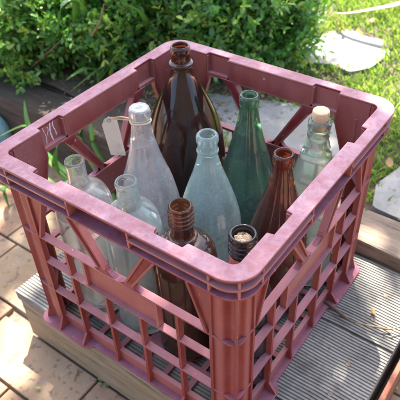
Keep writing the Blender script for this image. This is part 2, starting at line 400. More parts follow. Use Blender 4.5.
    prism(bm, [(.0180, ZP-.0022), (.0238, ZP-.0022), (.0238, ZP+.0012), (.0180, ZP+.0012)], lambda p, t: f(.0400+(L-.0800)*t, p[0], p[1]))
    finish('side_wall', bm, PL, crate, bevel=.0005)
    # corner post
    bm = bmesh.new()
    C = Vector((.0335, .0335)); R = .0182; arc = []
    for i in range(13):
        a = math.pi+math.pi/2*i/12
        wob = 1+.075*math.cos(4*(a-math.pi*1.25)*2)
        arc.append(Vector((C.x+R*wob*math.cos(a), C.y+R*wob*math.sin(a))))
    arcin = [C+(p-C)*((R-.0026)/R) for p in arc]
    ring = [Vector((arcin[0].x, .0445))]+[] 
    outer = [Vector((.0163, .0445))]+arc+[Vector((.0445, .0163))]
    innr = [Vector((.0192, .0445))]+arcin+[Vector((.0445, .0192))]
    prism(bm, [tuple(p) for p in outer]+[tuple(p) for p in innr[::-1]], lambda p, t: o+M @ Vector((p[0], p[1], .0026+(H-.0040-.0026)*t)))
    d = Vector((1, 1, 0)).normalized(); n_ = Vector((1, -1, 0)).normalized()
    prism(bm, [(.0215, H-.027), (.0300, H-.027), (.0300, .003), (.0165, .003), (.0175, .008), (.0220, .024)], lambda p, t: o+M @ (d*p[0]+Vector((0, 0, p[1]))+n_*(-.0012+.0024*t)))
    for q in (0, 1):   # two flat ribs that frame the post
        prism(bm, [(.0133, H-.0280), (.0205, H-.0280), (.0205, .0030), (.0036, .0030), (.0042, .0055), (.0129, .0230)],
              lambda p, t: o+M @ (Vector((.0430+.0036*t, p[0], p[1])) if q else Vector((p[0], .0430+.0036*t, p[1]))))
    for z in (ZA, ZC):
        sh = rounded([(.0137, .0448), (.0137, .0137), (.0448, .0137), (.0448, .0188), (.0188, .0448)], [0, .0110, 0, 0, 0], 8)
        prism(bm, sh, lambda p, t: o+M @ Vector((p[0], p[1], z-.0016+.0030*t)))
    finish('corner_post', bm, PL, crate, bevel=.0005)
# -- base: foot flange with wide corner tabs, floor grid
bm = bmesh.new(); outl = []
for k in range(4):
    f = side_pt(k); L = SIDES[k][1]; TW, MW = .0024, .0115
    pts = [(.018, TW), (.092, TW), (.099, TW+.004), (.103, MW), (L-.103, MW), (L-.099, TW+.004), (L-.092, TW), (L-.018, TW)]
    for (u, w) in pts: q = f(u, w, 0); outl.append((q.x, q.y))
    for i in range(1, 6):
        a = math.pi/2*i/6; q = f(L-.018+.0156*math.sin(a), TW+.0156-.0156*math.cos(a), 0); outl.append((q.x, q.y))
merge(bm, plate(outl, [rounded_rect(.0225, .014)], .0030, .0008), Matrix.Translation((0, 0, .0016)))
n = 7
for i in range(1, n+1):
    x = .0225+(CX-.045)*i/(n+1); y = .0225+(CY-.045)*i/(n+1)
    box(bm, x-.004, x+.004, .0215, CY-.0215, .0021, .0068); box(bm, .0215, CX-.0215, y-.004, y+.004, .0024, .0064)
for i in range(3):
    for j in range(3):
        cx = .0225+(CX-.045)*(i+.5)/3; cy = .0225+(CY-.045)*(j+.5)/3
        box(bm, cx-.014, cx+.014, cy-.014, cy+.014, .0027, .0060)
finish('base', bm, PL, crate, bevel=.0004)
# -- white paint streaks on the recessed part of the far left wall
bm = bmesh.new(); f = side_pt(2)
for (u0, zz0, zz1, wd) in ((.252, .2805, .262, .0016), (.2575, .282, .2545, .0022), (.262, .279, .268, .0012), (.2672, .281, .257, .0013)):
    u0 = CX-(CX-u0); pts = []
    for i in range(7):
        t = i/6; pts.append((u0+.0012*math.sin(5*t+u0*900), zz0+(zz1-zz0)*t, wd*(.35+.4*abs(math.sin(9*t+u0*400)))*.7))
    poly = [(a-w_, b) for a, b, w_ in pts]+[(a+w_, b) for a, b, w_ in pts[::-1]]
    prism(bm, poly, lambda p, t: f(p[0], .0126+.0006*t, p[1]))
finish('paint_streak', bm, PAINT, crate)

# ------------------------------------------------------------------ bottles
FL = .0075
def lathe(bm, prof, cx, cy, n=72, wob=0):
    rings = []
    for (r, z) in prof:
        if r < 1e-5: rings.append([bm.verts.new((cx, cy, z))])
        else: rings.append([bm.verts.new((cx+r*math.cos(2*math.pi*i/n), cy+r*math.sin(2*math.pi*i/n), z)) for i in range(n)])
    for a, b in zip(rings[:-1], rings[1:]):
        for i in range(n):
            j = (i+1) % n
            if len(a) == 1 and len(b) == 1: continue
            if len(a) == 1: bm.faces.new((a[0], b[i], b[j]))
            elif len(b) == 1: bm.faces.new((a[i], a[j], b[0]))
            else: bm.faces.new((a[i], a[j], b[j], b[i]))
def smooth_prof(pts, sub=5):
    """Catmull-Rom through (r,z) points; a third element 1 marks a sharp point"""
    out = []
    P_ = [Vector((p[0], p[1])) for p in pts]; sharp = [len(p) > 2 for p in pts]
    for i in range(len(P_)-1):
        p1, p2 = P_[i], P_[i+1]
        p0 = P_[i-1] if i > 0 and not sharp[i] else p1
        p3 = P_[i+2] if i+2 < len(P_) and not sharp[i+1] else p2
        for k in range(sub):
            t = k/sub; q = .5*((2*p1)+(-p0+p2)*t+(2*p0-5*p1+4*p2-p3)*t*t+(-p0+3*p1-3*p2+p3)*t**3)
            out.append((max(q.x, 0), q.y))
    out.append(tuple(P_[-1])); return out
def glass_profile(outer, wall=.0026, bore=.0075, zshift=0):
    """outer: list from base centre outwards to the lip top; returns closed outer+inner profile"""
    o = smooth_prof(outer)
    zt = o[-1][1]
    inner_ = []
    for (r, z) in o[::-1]:
        if z < outer[0][1]+.0075 or z > zt-.004: continue
        ri = max(min(r-wall, 9), bore if z > outer[0][1]+.03 else .004)
        # keep the neck bore even where lips or rings bulge outside
        if z > .12: ri = min(ri, bore+.0012+max(0, zt-.040-z)*.75)
        inner_.append((ri, z))
    # make the inner profile monotonic in the neck
    rt = o[-1][0]
    lip = [(rt-.0007, zt+.0010), ((rt+bore+.001)/2, zt+.0014), (bore+.0018, zt+.0006), (bore+.0010, zt-.0015)]
    zb = outer[0][1]+.006
    return [(0, outer[0][1]+.004)]+o[1:]+lip+inner_+[(inner_[-1][0]*.6, zb+.0005), (0, zb+.004)]
def bottle(name, x, y, prof, m, label, parts=None, wall=.0026, bore=.0075, lean=(0, 0), group='old glass bottles standing in the crate'):
    t = thing(name, label, 'bottle', (x, y, FL), group)
    bm = bmesh.new(); lathe(bm, glass_profile([(r, z, *s) for (r, z, *s) in prof], wall, bore), 0, 0)
    bmesh.ops.recalc_face_normals(bm, faces=bm.faces[:])
    me = bpy.data.meshes.new('glass_body'); bm.to_mesh(me); bm.free()
    for p in me.polygons: p.use_smooth = True
    link('glass_body', me, m, t); t.rotation_euler = (lean[0], lean[1], random.uniform(0, 6)*0)
    return t
def sub(parent, name, prof, m, smooth=True, n=48):
    bm = bmesh.new(); lathe(bm, prof, 0, 0, n); bmesh.ops.recalc_face_normals(bm, faces=bm.faces[:])
    me = bpy.data.meshes.new(name); bm.to_mesh(me); bm.free()
    for p in me.polygons: p.use_smooth = smooth
    return link(name, me, m, parent)

G_BROWN = m_glass('dark brown glass', (.26, .085, .035), (.22, .17, .17), .13, .03)
G_AMBER = m_glass('red amber glass', (.52, .12, .03), (.34, .24, .23), .13, .04)
G_THREAD = m_glass('brown flagon glass', (.42, .16, .06), (.24, .18, .16), .14, .04)
G_CLEAR = m_glass('hazed clear glass', (.90, .90, .89), (.78, .77, .78), .34, .05, (.09, .15, .30))
G_CLEAR2 = m_glass('dirty clear glass', (.92, .93, .90), (.80, .82, .78), .17, .03)
G_CLEAR3 = m_glass('pale aqua clear glass', (.86, .93, .91), (.76, .84, .82), .17, .03)
G_AQUA = m_glass('aqua hazed glass', (.74, .90, .87), (.68, .82, .81), .31, .05, (.09, .15, .22))
G_PALE = m_glass('pale green hazed glass', (.82, .92, .85), (.76, .85, .78), .17, .04)
G_GREEN = m_glass('green glass', (.22, .48, .25), (.32, .45, .46), .19, .03, (.110, .160, .45))

# heights are above the crate floor
def base(r): return [(0, .0), (r*.82, .0), (r*.96, .003), (r, .010)]
def tall(r, Ht, neck, lip, shoulder=.11, liph=.012, below=None):
    """champagne-sloped bottle: body, long slope, slim neck, rounded lip"""
    zt = Ht
    return base(r)+[(r, shoulder-.03), (r*.995, shoulder), (r*.93, shoulder+.022), (neck+(r-neck)*.58, shoulder+.055), (neck+(r-neck)*.26, shoulder+.088),
                    (neck+.0006, zt-.030), (neck, zt-liph-.002), (lip-.0004, zt-liph+.0005), (lip, zt-liph*.6), (lip-.0002, zt-.0025), (lip-.0012, zt-.0006)]
# dark brown flagon, far corner
b = bottle('brown_bottle', .2684, .2668, base(.057)+[(.057, .10), (.0570, .135), (.0560, .160), (.0530, .184), (.0455, .211), (.0350, .236), (.0245, .258), (.0160, .275), (.0130, .2835),
      (.0128, .2860), (.0156, .2877), (.0161, .2897), (.0153, .2917), (.0126, .2935), (.0121, .3005), (.0121, .3045), (.0129, .3065), (.0131, .3090), (.0128, .3120), (.0117, .3135)],
      G_BROWN, 'large dark brown flagon with ringed lip, tallest bottle in the far corner of the crate', bore=.0082)
# hazy clear bottle with broken glassy stopper and the tag
b2 = bottle('clear_bottle', .1694, .2556, base(.0425)+[(.0425, .07), (.0425, .100), (.0410, .130), (.0335, .168), (.0265, .190), (.0205, .210), (.0160, .230), (.0130, .248), (.0118, .2600),
      (.0118, .2635), (.0131, .2655), (.0135, .2700), (.0132, .2750), (.0122, .2770)], G_CLEAR, 'frosted clear bottle with a glass stopper and a paper tag tied to its neck')
STOP = m_glass('stopper glass', (.88, .92, .93), (.70, .74, .77), .6, .1)
sub(b2, 'stopper', [(0, .272), (.0075, .272), (.0080, .2765), (.0116, .2770), (.0119, .2786), (.0096, .2796), (.0050, .2790), (.0040, .2800), (0, .2803)], STOP, n=9, smooth=False)
# green
bottle('green_bottle', .2800, .1695, base(.0412)+[(.0412, .08), (.0410, .108), (.0385, .133), (.0325, .160), (.0262, .184), (.0205, .206), (.0152, .229), (.0120, .247), (.0113, .2525), (.0127, .2545), (.0131, .2600), (.0129, .2655), (.0119, .2675)],
      G_GREEN, 'dark green bottle with embossed scuffed shoulder, behind the red brown bottle')
# aqua
bottle('aqua_bottle', .1943, .1741, base(.0430)+[(.0430, .08), (.0425, .108), (.0403, .130), (.0350, .153), (.0272, .178), (.0195, .200), (.0143, .218), (.0121, .230), (.0132, .2310), (.0137, .2335),
      (.0130, .2355), (.0122, .2370), (.0122, .2445), (.0134, .2462), (.0138, .2500), (.0134, .2540), (.0122, .2556)], G_AQUA, 'pale aqua hazed bottle with double ring mouth, standing in the middle of the crate')
# red amber
bottle('amber_bottle', .2195, .0845, base(.0400)+[(.0400, .075), (.0395, .100), (.0370, .126), (.0310, .152), (.0240, .176), (.0180, .198), (.0140, .215), (.0117, .228), (.0115, .2340), (.0128, .2360), (.0131, .2410), (.0129, .2460), (.0118, .2480)],
      G_AMBER, 'reddish amber bottle with open round lip, between the green bottle and the near right wall')
# pale green with cork
b3 = bottle('corked_bottle', .2885, .0748, base(.0380)+[(.0380, .08), (.0376, .110), (.0357, .132), (.0315, .158), (.0255, .186), (.0195, .210), (.0148, .228), (.0128, .2350), (.0136, .2370), (.0140, .2400),
      (.0137, .2430), (.0126, .2450), (.0128, .2470), (.0140, .2490), (.0144, .2530), (.0140, .2575), (.0128, .2590)], G_PALE, 'pale green bottle closed with a cork, at the far right wall of the crate', bore=.0088)
sub(b3, 'cork', [(0, .2480), (.0086, .2480), (.0090, .2600), (.0101, .2625), (.0104, .2690), (.0101, .2720), (.0094, .2730), (0, .2732)], CORK)
# clear straight neck, far left
bottle('clear_bottle', .0819, .2855, base(.0370)+[(.0370, .08), (.0370, .152), (.0365, .170), (.0345, .184), (.0295, .196), (.0210, .2035), (.0145, .2070), (.0122, .212), (.0116, .224), (.0117, .2365), (.0120, .2395), (.0119, .2415)],
      G_CLEAR2, 'dirty clear bottle with straight neck and round shoulder, in the left corner of the crate', bore=.0088)
# second clear
bottle('clear_bottle', .0891, .2117, base(.0358)+[(.0358, .08), (.0358, .150), (.0352, .168), (.0330, .182), (.0280, .194), (.0210, .2015), (.0158, .2060), (.0136, .211), (.0128, .2170), (.0132, .2185), (.0131, .2200), (.0126, .2215), (.0126, .2315), (.0133, .2335), (.0134, .2365), (.0128, .2385)],
      G_CLEAR3, 'pale bluish clear bottle between the leftmost bottle and the brown threaded one', bore=.0088)
# threaded brown
pr_ = base(.0392)+[(.0392, .08), (.0392, .142), (.0385, .157), (.0360, .170), (.0300, .179), (.0220, .1838), (.0165, .1855), (.0146, .1867), (.0147, .1878), (.0168, .1885), (.0174, .1905), (.0165, .1925), (.0138, .1940), (.0130, .1990), (.0130, .2060)]
for i in range(4):
    z = .2085+.0058*i; pr_ += [(.0131, z), (.0145, z+.0014), (.0147, z+.0026), (.0132, z+.0042)]
pr_ += [(.0130, .2325), (.0134, .2340), (.0128, .2350)]
bottle('threaded_bottle', .0932, .1385, pr_, G_THREAD, 'brown screw thread bottle with open mouth and collar, behind the near left wall', bore=.0088)
# front bottle with red foil and dried cork inside the mouth
pf = base(.0365)+[(.0365, .08), (.0365, .118), (.0350, .140), (.0300, .160), (.0220, .176), (.0165, .186), (.0140, .194), (.0134, .205), (.0132, .2120)]
for i in range(3):
    z = .2140+.0062*i; pf += [(.0133, z), (.0148, z+.0015), (.0150, z+.0030), (.0134, z+.0046)]
pf += [(.0132, .2330), (.0146, .2345), (.0149, .2370), (.0142, .2390)]
G_DARK = m_glass('near black glass', (.10, .06, .05), (.15, .15, .19), .16, .04)
b4 = bottle('threaded_bottle', .0905, .0572, pf, G_DARK, 'dark bottle with red neck label and crumbling cork, nearest corner of the crate', bore=.0095)
sub(b4, 'neck_label', [(.0171, .1862), (.0152, .1925), (.0142, .200), (.0139, .2070), (.0138, .2125), (.0134, .2125), (.0134, .207), (.0137, .200), (.0147, .1925), (.0166, .1862), (.0171, .1862)], REDFOIL)
bm = bmesh.new(); lathe(bm, [(0, .220), (.0098, .220), (.0098, .2300), (.0085, .2330), (.0060, .2322), (.0030, .2338), (0, .2330)], 0, 0, 30)
for v in bm.verts: v.co += Vector((random.uniform(-1, 1), random.uniform(-1, 1), random.uniform(-1, 1)))*.0007
me = bpy.data.meshes.new('cork'); bm.to_mesh(me); bm.free(); link('cork', me, CORKD, b4)

# ------------------------------------------------------------------ paper tag tied round the frosted bottle's neck
NK = Vector((.1694, .2556, FL+.2605))
tg = thing('paper_tag', 'blank cream paper tag hanging on string from the frosted bottle neck', 'tag', tuple(NK))
hole = P(106, 118, .232)
# card hanging roughly facing the camera, eyelet near its top
ex = (P(118, 121, .232)-P(104, 112, .232)).normalized()
bl = P(108, 160, .175); 
up_ = Vector((.10, .26, 1)).normalized(); rt = Vector((.72, -.68, .05)).normalized(); rt = (rt-up_*rt.dot(up_)).normalized(); nn = rt.cross(up_)
c0 = P(110.5, 126, .232)
shape = rounded([(-.0105, .0040), (-.0050, .0120), (.0060, .0120), (.0105, .0060), (.0100, -.0440), (-.0098, -.0410)], [.002, .003, .003, .002, .001, .001], 3)
bm = bmesh.new()
prism(bm, shape, lambda p, t: c0+rt*p[0]+up_*p[1]+nn*(.0004*t+.0015*math.sin(p[1]*60)))
for v in bm.verts: v.co += nn*(.0030*math.sin((v.co-c0).dot(rt)*170)*((v.co-c0).dot(up_)*-18+.2))
finish('card', bm, TAGM, tg)
bm = bmesh.new(); cc_ = c0+up_*.0082
tube(bm, [cc_+nn*.0012+(rt*math.cos(a)+up_*math.sin(a))*.0022 for a in np.linspace(0, 2*math.pi, 15)], .0007, 5)
tube(bm, [cc_-nn*.0012+(rt*math.cos(a)+up_*math.sin(a))*.0022 for a in np.linspace(0, 2*math.pi, 15)], .0007, 5)
finish('eyelet', bm, simple('eyelet metal', (.30, .34, .42), (.42, .46, .52), 200, .4, .3, .0003), tg, smooth=True)
bm = bmesh.new()
pts = []
for i in range(26):
    a = 2*math.pi*i/25; pts.append(NK+Vector((.0126*math.cos(a), .0126*math.sin(a), .0010*math.sin(2*a))))
tube(bm, pts, .0011, 6)
kn = c0+up_*.0085-nn*.0012; side_ = NK+(kn-NK).normalized()*.0135
for off in (Vector((0, 0, .0008)), Vector((0, 0, -.0012))):
    tube(bm, [side_+off, (side_+kn)/2+Vector((0, 0, .0030))+off*2, kn+Vector((0, 0, .002))], .0010, 6)
ri = bmesh.ops.create_icosphere(bm, subdivisions=2, radius=.0026); bmesh.ops.translate(bm, verts=ri['verts'], vec=kn+Vector((0, 0, .002)))
tube(bm, [kn, kn-up_*.004-nn*.0010, kn-up_*.007+rt*.003-nn*.0016], .0009, 6)
finish('string', bm, STRING, tg, smooth=True)

# ------------------------------------------------------------------ step: three grooved boards on a timber frame
step = thing('timber_step', 'low grey timber step of grooved decking boards under the crate', 'step', (0, 0, -.02))
Y0, Y1 = -.0905, .4060
def board(x0, x1, pitch=.00465):
    """grooved board: real V channels running along y; crest/channel marked for dirt"""
    n = int((x1-x0)/pitch); pitch = (x1-x0)/n; xs = []
    for i in range(n):
        a = x0+i*pitch
        xs += [(a+.00*pitch, 0, 0), (a+.50*pitch, 0, 0), (a+.60*pitch, -.0013, 1), (a+.90*pitch, -.0013, 1)]
    xs.append((x1, 0, 0)); ys = np.linspace(Y0, Y1, 60)
    bm = bmesh.new(); lay = bm.loops.layers.float_color.new('tint'); top = []
    for y in ys:
        e = .0007*math.sin(y*61+x0*80)
        top.append([bm.verts.new((x+(.0004*math.sin(y*90+x*40)), y, z-.0001+.0003*math.sin(y*33+x*70))) for (x, z, c) in xs])
    for j in range(len(ys)-1):
        for i in range(len(xs)-1):
            f_ = bm.faces.new((top[j][i], top[j][i+1], top[j+1][i+1], top[j+1][i]))
            c = 1.0 if (xs[i][2] or xs[i+1][2]) else 0.0
            if xs[i][2] != xs[i+1][2]: c = .55
            for l in f_.loops: l[lay] = (c, c, c, 1)
    bot = -.0185
    rim_ = [top[0][i] for i in range(len(xs))]+[top[j][-1] for j in range(1, len(ys))]+[top[-1][i] for i in range(len(xs)-2, -1, -1)]+[top[j][0] for j in range(len(ys)-2, 0, -1)]
    lo = [bm.verts.new((v.co.x, v.co.y, bot)) for v in rim_]
    for i in range(len(rim_)):
        f_ = bm.faces.new((rim_[i], rim_[(i+1) % len(rim_)], lo[(i+1) % len(lo)], lo[i]))
        for l in f_.loops: l[lay] = (.1, .1, .1, 1)
    bm.faces.new(lo)
    return bm
for (x0, x1) in ((.0175, .0855), (.0885, .2262), (.2292, .3655)):
    bm = board(x0, x1); 
    finish('board', bm, DECK, step)
bm = bmesh.new(); box(bm, .0187, .0600, Y0+.002, Y1-.0015, -.1050, -.0205); finish('riser', bm, RISER, step, bevel=.003)
bm = bmesh.new(); box(bm, .0615, .3645, Y0+.0015, Y0+.0360, -.1050, -.0207); finish('bearer', bm, RISER, step, bevel=.002)
bm = bmesh.new(); box(bm, .0615, .3645, Y1-.0400, Y1-.0020, -.1050, -.0207); finish('bearer', bm, RISER, step, bevel=.002)
for (x, y) in ((.2641, -.0482), (.1792, -.0503), (.1277, -.0503), (.3120, -.0465), (.2641, .378), (.1792, .379), (.1277, .381), (.3120, .379), (.052, .381), (.052, -.050)):
    bm = bmesh.new()
    lathe(bm, [(0, .0004), (.0030, .0004), (.0036, -.0001), (.0036, -.0030), (0, -.0030)], x, y, 18)
    finish('screw', bm, METAL, step, smooth=False)

# ------------------------------------------------------------------ garden sleeper behind the step
def sleeper(name, pts, z0, z1, label, m=None):
    bm = bmesh.new(); prism(bm, pts, lambda p, t: Vector((p[0], p[1], z0+(z1-z0)*t)))
    bmesh.ops.subdivide_edges(bm, edges=[e for e in bm.edges if e.calc_length() > .3], cuts=24, use_grid_fill=True)
    for v in bm.verts: v.co += Vector((.0022*math.sin(v.co.y*23)+.001*math.sin(v.co.y*71), 0, .0018*math.sin(v.co.y*17+v.co.x*50)))
    o = finish(name, bm, m or SLEEP, None, bevel=.004, origin=(pts[0][0], pts[0][1], z0)); tag(o, label, 'timber'); return o
sleeper('timber_sleeper', [(.3690, -.75), (.4430, -.75), (.4430, .4300), (.3690, .4300)], -.110, .0265, 'weathered tan timber edging between the right end of the step and the lawn')
sleeper('timber_sleeper', [(.3600, .4340), (.4410, .4340), (.4200, 1.60), (.3350, 1.60)], -.110, .0225, 'dark timber edging under the left shrubs, behind the left corner of the crate', SLEEPD)

# ------------------------------------------------------------------ ground: paving, soil, grit, lawn base
def sheet(name, x0, x1, y0, y1, z, m, nx=1, ny=1, amp=0, f=None):
    bm = bmesh.new(); vs = []
    for j in range(ny+1):
        row = []
        for i in range(nx+1):
            x = x0+(x1-x0)*i/nx; y = y0+(y1-y0)*j/ny
            row.append(bm.verts.new((x, y, z+(f(x, y) if f else 0))))
        vs.append(row)
    for j in range(ny):
        for i in range(nx): bm.faces.new((vs[j][i], vs[j][i+1], vs[j+1][i+1], vs[j+1][i]))
    o = finish(name, bm, m, None, smooth=True); tag(o, kind='structure'); return o
sheet('ground', -40, 40, -40, 40, -.1165, SAND)
sheet('gravel', .060, .3680, -2.2, -.0925, -.1120, GRIT, 60, 200, f=lambda x, y: .002*math.sin(x*90)*math.cos(y*77))
bm = bmesh.new(); lay = bm.loops.layers.float_color.new('tint')
PW, PLN, J = .1035, .213, .0035
row = 0
for r in range(-16, 4):
    x0 = -.0646+r*PW; x1 = x0+PW-J
    if x0 > .36: continue
    x1 = min(x1, .3665); off = {0: .260, 2: .6175-PLN*1}.get(r, .26+PLN*.5*(r % 2)+.01*math.sin(r*7))
    for k in range(-14, 12):
        y0 = off+k*PLN; y1 = y0+PLN-J
        if x1 > .05 and y1 < Y0+.0 : continue
        # keep the paving out from under the step
        if x0 > .0165 and y0 < Y1 and y1 > Y0:
            if y1 > Y1+.02: y0 = Y1+.003
            elif y0 < Y0: y1 = Y0-.004
            else: continue
            if y1 < y0+.02: continue
        if x0 < .0165 < x1 and y0 < Y1+.002 and y1 > Y0: 
            xx1 = .0178
        else: xx1 = x1
        if xx1-x0 < .01: continue
        vs = box(bm, x0+random.uniform(0, .001), xx1, y0, y1, -.135, -.1050+random.uniform(-.0012, .0006))
        c = random.random()
        for v in vs:
            for l in v.link_loops: l[lay] = (c, c, c, 1)
o = finish('paving', bm, PAVER, None, bevel=.0022); tag(o, kind='structure')
LZ = .0120
hz = lambda x, y: .007*math.sin(x*9+1)*math.cos(y*11)+.004*math.sin(x*31)*math.sin(y*27)
sheet('garden_soil', .4450, 30, -30, 30, LZ, SOIL, 1, 1)
sheet('lawn_soil', .4440, 3.2, -2.2, 3.4, LZ+.006, SOIL, 120, 200, f=hz)

# stepping stones
def stone(uv, label, zt=.025):
    pts = [P(u, v, zt) for u, v in uv]; c = sum(pts, Vector())/len(pts)
    poly = rounded([(p.x, p.y) for p in pts], .02, 3)
    bm = bmesh.new(); prism(bm, poly, lambda p, t: Vector((p[0]+(random.uniform(-1, 1)*.003), p[1]+random.uniform(-1, 1)*.003, .006+(zt-.006)*t)))
    o = finish('stepping_stone', bm, STONE, None, bevel=.006, origin=(c.x, c.y, .006)); tag(o, label, 'stepping stone', 'flat pale stepping stones set in the lawn'); return poly
STONES = [stone([(300, 44), (328, 32), (353, 30), (383, 39), (390, 54), (370, 67), (350, 73), (333, 64), (306, 62)], 'sunlit pale stepping stone farthest back in the lawn, beyond the crate corner'),
          stone([(196, 92), (232, 96), (290, 103), (330, 118), (352, 140), (345, 175), (300, 175), (240, 150), (190, 120)], 'pale stepping stone right behind the far wall of the crate, seen through its openings', .0245),
          stone([(377, 183), (399, 166), (430, 160), (460, 200), (440, 236), (400, 219), (371, 207)], 'pale stepping stone at the right edge of the picture, against the timber edging', .0285)]
def inpoly(x, y, poly):
    c = False; j = len(poly)-1
    for i in range(len(poly)):
        if (poly[i][1] > y) != (poly[j][1] > y) and x < (poly[j][0]-poly[i][0])*(y-poly[i][1])/(poly[j][1]-poly[i][1])+poly[i][0]: c = not c
        j = i
    return c

# ------------------------------------------------------------------ leaf meshes
def leafmesh(name, pos, dirs, nor, length, width, tint, m, parent=None, shape='oval'):
    """many leaves in one mesh: each a folded blade of eight vertices"""
    n = len(pos); d = dirs/np.linalg.norm(dirs, axis=1)[:, None]
    s = np.cross(d, nor); s /= np.linalg.norm(s, axis=1)[:, None]+1e-9; k = np.cross(s, d)
    if shape == 'oval': tpl = [(0, 0, 0), (.32, .40, .10), (.32, -.40, .10), (.34, 0, 0), (.70, .38, .07), (.70, -.38, .07), (.70, 0, -.03), (1, 0, -.10)]
    else: tpl = [(0, .3, 0), (.35, .5, .06), (.35, -.5, .06), (.35, 0, .0), (.72, .36, -.02), (.72, -.36, -.02), (.72, 0, -.08), (1, 0, -.26)]
    L_ = length[:, None]; W_ = width[:, None]; V = np.zeros((n, 8, 3))
    for i, (a, b, c) in enumerate(tpl): V[:, i] = pos+d*L_*a+s*W_*b+k*(L_*c)
    F = [(0, 3, 1), (0, 2, 3), (1, 3, 6, 4), (3, 2, 5, 6), (4, 6, 7), (6, 5, 7)]
    idx = []; st = []; tot = []
    for f_ in F: st.append(len(idx)); tot.append(len(f_)); idx += f_
    idx = np.array(idx); st = np.array(st); tot = np.array(tot); li = len(idx)
    me = bpy.data.meshes.new(name); me.vertices.add(n*8); me.vertices.foreach_set('co', V.reshape(-1))
    me.loops.add(n*li); me.loops.foreach_set('vertex_index', (idx[None]+8*np.arange(n)[:, None]).reshape(-1).astype(np.int32))
    me.polygons.add(n*len(F)); me.polygons.foreach_set('loop_start', (st[None]+li*np.arange(n)[:, None]).reshape(-1).astype(np.int32))
    me.polygons.foreach_set('loop_total', np.tile(tot, n).astype(np.int32)); me.polygons.foreach_set('use_smooth', np.ones(n*len(F), bool))
    me.update(calc_edges=True)
    at = me.color_attributes.new('tint', 'FLOAT_COLOR', 'POINT'); c = np.repeat(tint, 8)
    at.data.foreach_set('color', np.stack([c, c, c, np.ones_like(c)], 1).reshape(-1).astype(np.float32))
    return link(name, me, m, parent)

def shrub(c, rad, base_z, label, ntw=420, leaf=.0215, seed=0, ylw=.12):
    """box-like shrub: stems from the soil, leafy shoots with opposite leaves; c, rad in metres"""
    r_ = np.random.default_rng(seed); c = np.array(c); rad = np.array(rad)
    t = thing('garden_shrub', label, 'shrub', (float(c[0]), float(c[1]), base_z), 'small leaved shrubs behind the crate')
    org = np.array([c[0], c[1], base_z]); bm = bmesh.new()
    for i in range(9):
        a = r_.normal(size=3)*[.55, .55, .4]; e = c+a*rad*.75; b_ = org+np.array([r_.normal()*.02, r_.normal()*.02, 0])
        mid = (b_+e)/2+r_.normal(size=3)*.015
        tube(bm, [Vector(b_-org), Vector(mid-org), Vector(e-org)], [.0045, .003, .0016], 5)
    LP, LD, LN, LL, LT = [], [], [], [], []
    for i in range(ntw):
        v = r_.normal(size=3); v /= np.linalg.norm(v); rr = r_.uniform(.25, 1)**.45
        bump_ = 1+.32*math.sin(v[0]*5+seed)*math.sin(v[1]*6+seed*2)*1.0+.12*math.sin(v[2]*9+seed)
        p = c+v*rad*rr*bump_*(1.18 if r_.random() < .16 else 1)
        if p[2] < base_z+.01: continue
        d = v*.7+np.array([0, 0, .45])+r_.normal(size=3)*.45; d /= np.linalg.norm(d); ln = r_.uniform(.05, .10)
        q = p-d*ln*.5; bend = r_.normal(size=3)*.25; npair = int(ln/.0125); tw = []
        side = np.cross(d, r_.normal(size=3)); side /= np.linalg.norm(side)
        base_t = r_.uniform(.05, .7)+(.35 if r_.random() < ylw else 0)
        for k in range(npair+1):
            f = k/npair; pt = q+d*ln*f+bend*ln*f*f*.5; tw.append(Vector(pt-org))
            sd = side if k % 2 == 0 else np.cross(d, side)
            for sg in (-1, 1):
                dd = sd*sg*(.85-.35*f)+d*(.45+.4*f)+r_.normal(size=3)*.18; nn_ = d*.6+np.array([0, 0, .8])+r_.normal(size=3)*.35
                LP.append(pt-org); LD.append(dd); LN.append(nn_); LL.append(leaf*r_.uniform(.5, 1.3)*(1-.35*f)); LT.append(min(1, max(0, base_t+.22*f+r_.normal()*.10)))
        tube(bm, tw, .0007, 3, False)
    finish('branches', bm, BARK, t, origin=(0, 0, 0)) if False else None
    me = bpy.data.meshes.new('branches'); bm.to_mesh(me); bm.free(); link('branches', me, BARK, t)
    LL = np.array(LL); leafmesh('foliage', np.array(LP), np.array(LD), np.array(LN), LL, LL*r_.uniform(.44, .60, len(LL)), np.array(LT), LEAF, t)
    return t
def at(u, v, z): q = P(u, v, z); return (q.x, q.y, q.z)
SH = [  # u, v, z of the centre in the photo, radii, label
    (8, 14, .13, (.13, .15, .11), 'bright small leaved shrub in the top left corner, low over the soil', 620, 1),
    (78, 6, .15, (.14, .15, .13), 'green shrub with arching shoots over the dark soil, second from the left', 640, 2),
    (148, -4, .17, (.15, .15, .15), 'dense green shrub behind the far left wall of the crate', 640, 3),
    (214, 12, .15, (.12, .13, .14), 'deep green shrub directly behind the dark brown flagon', 640, 4),
    (268, 10, .14, (.10, .11, .13), 'dark shrub at the edge of the lawn, rightmost of the shrubs', 520, 5),
    (40, -62, .12, (.2, .18, .10), 'tall shrub rising out of the top of the picture at the left', 520, 6),
    (180, -66, .12, (.2, .18, .10), 'tall shrub rising out of the top of the picture near its middle', 520, 7)]
for (u, v, z, rad, lab, nt_, sd) in SH: shrub(at(u, v, z), rad, LZ+.004, lab, int(nt_*1.15), seed=sd)

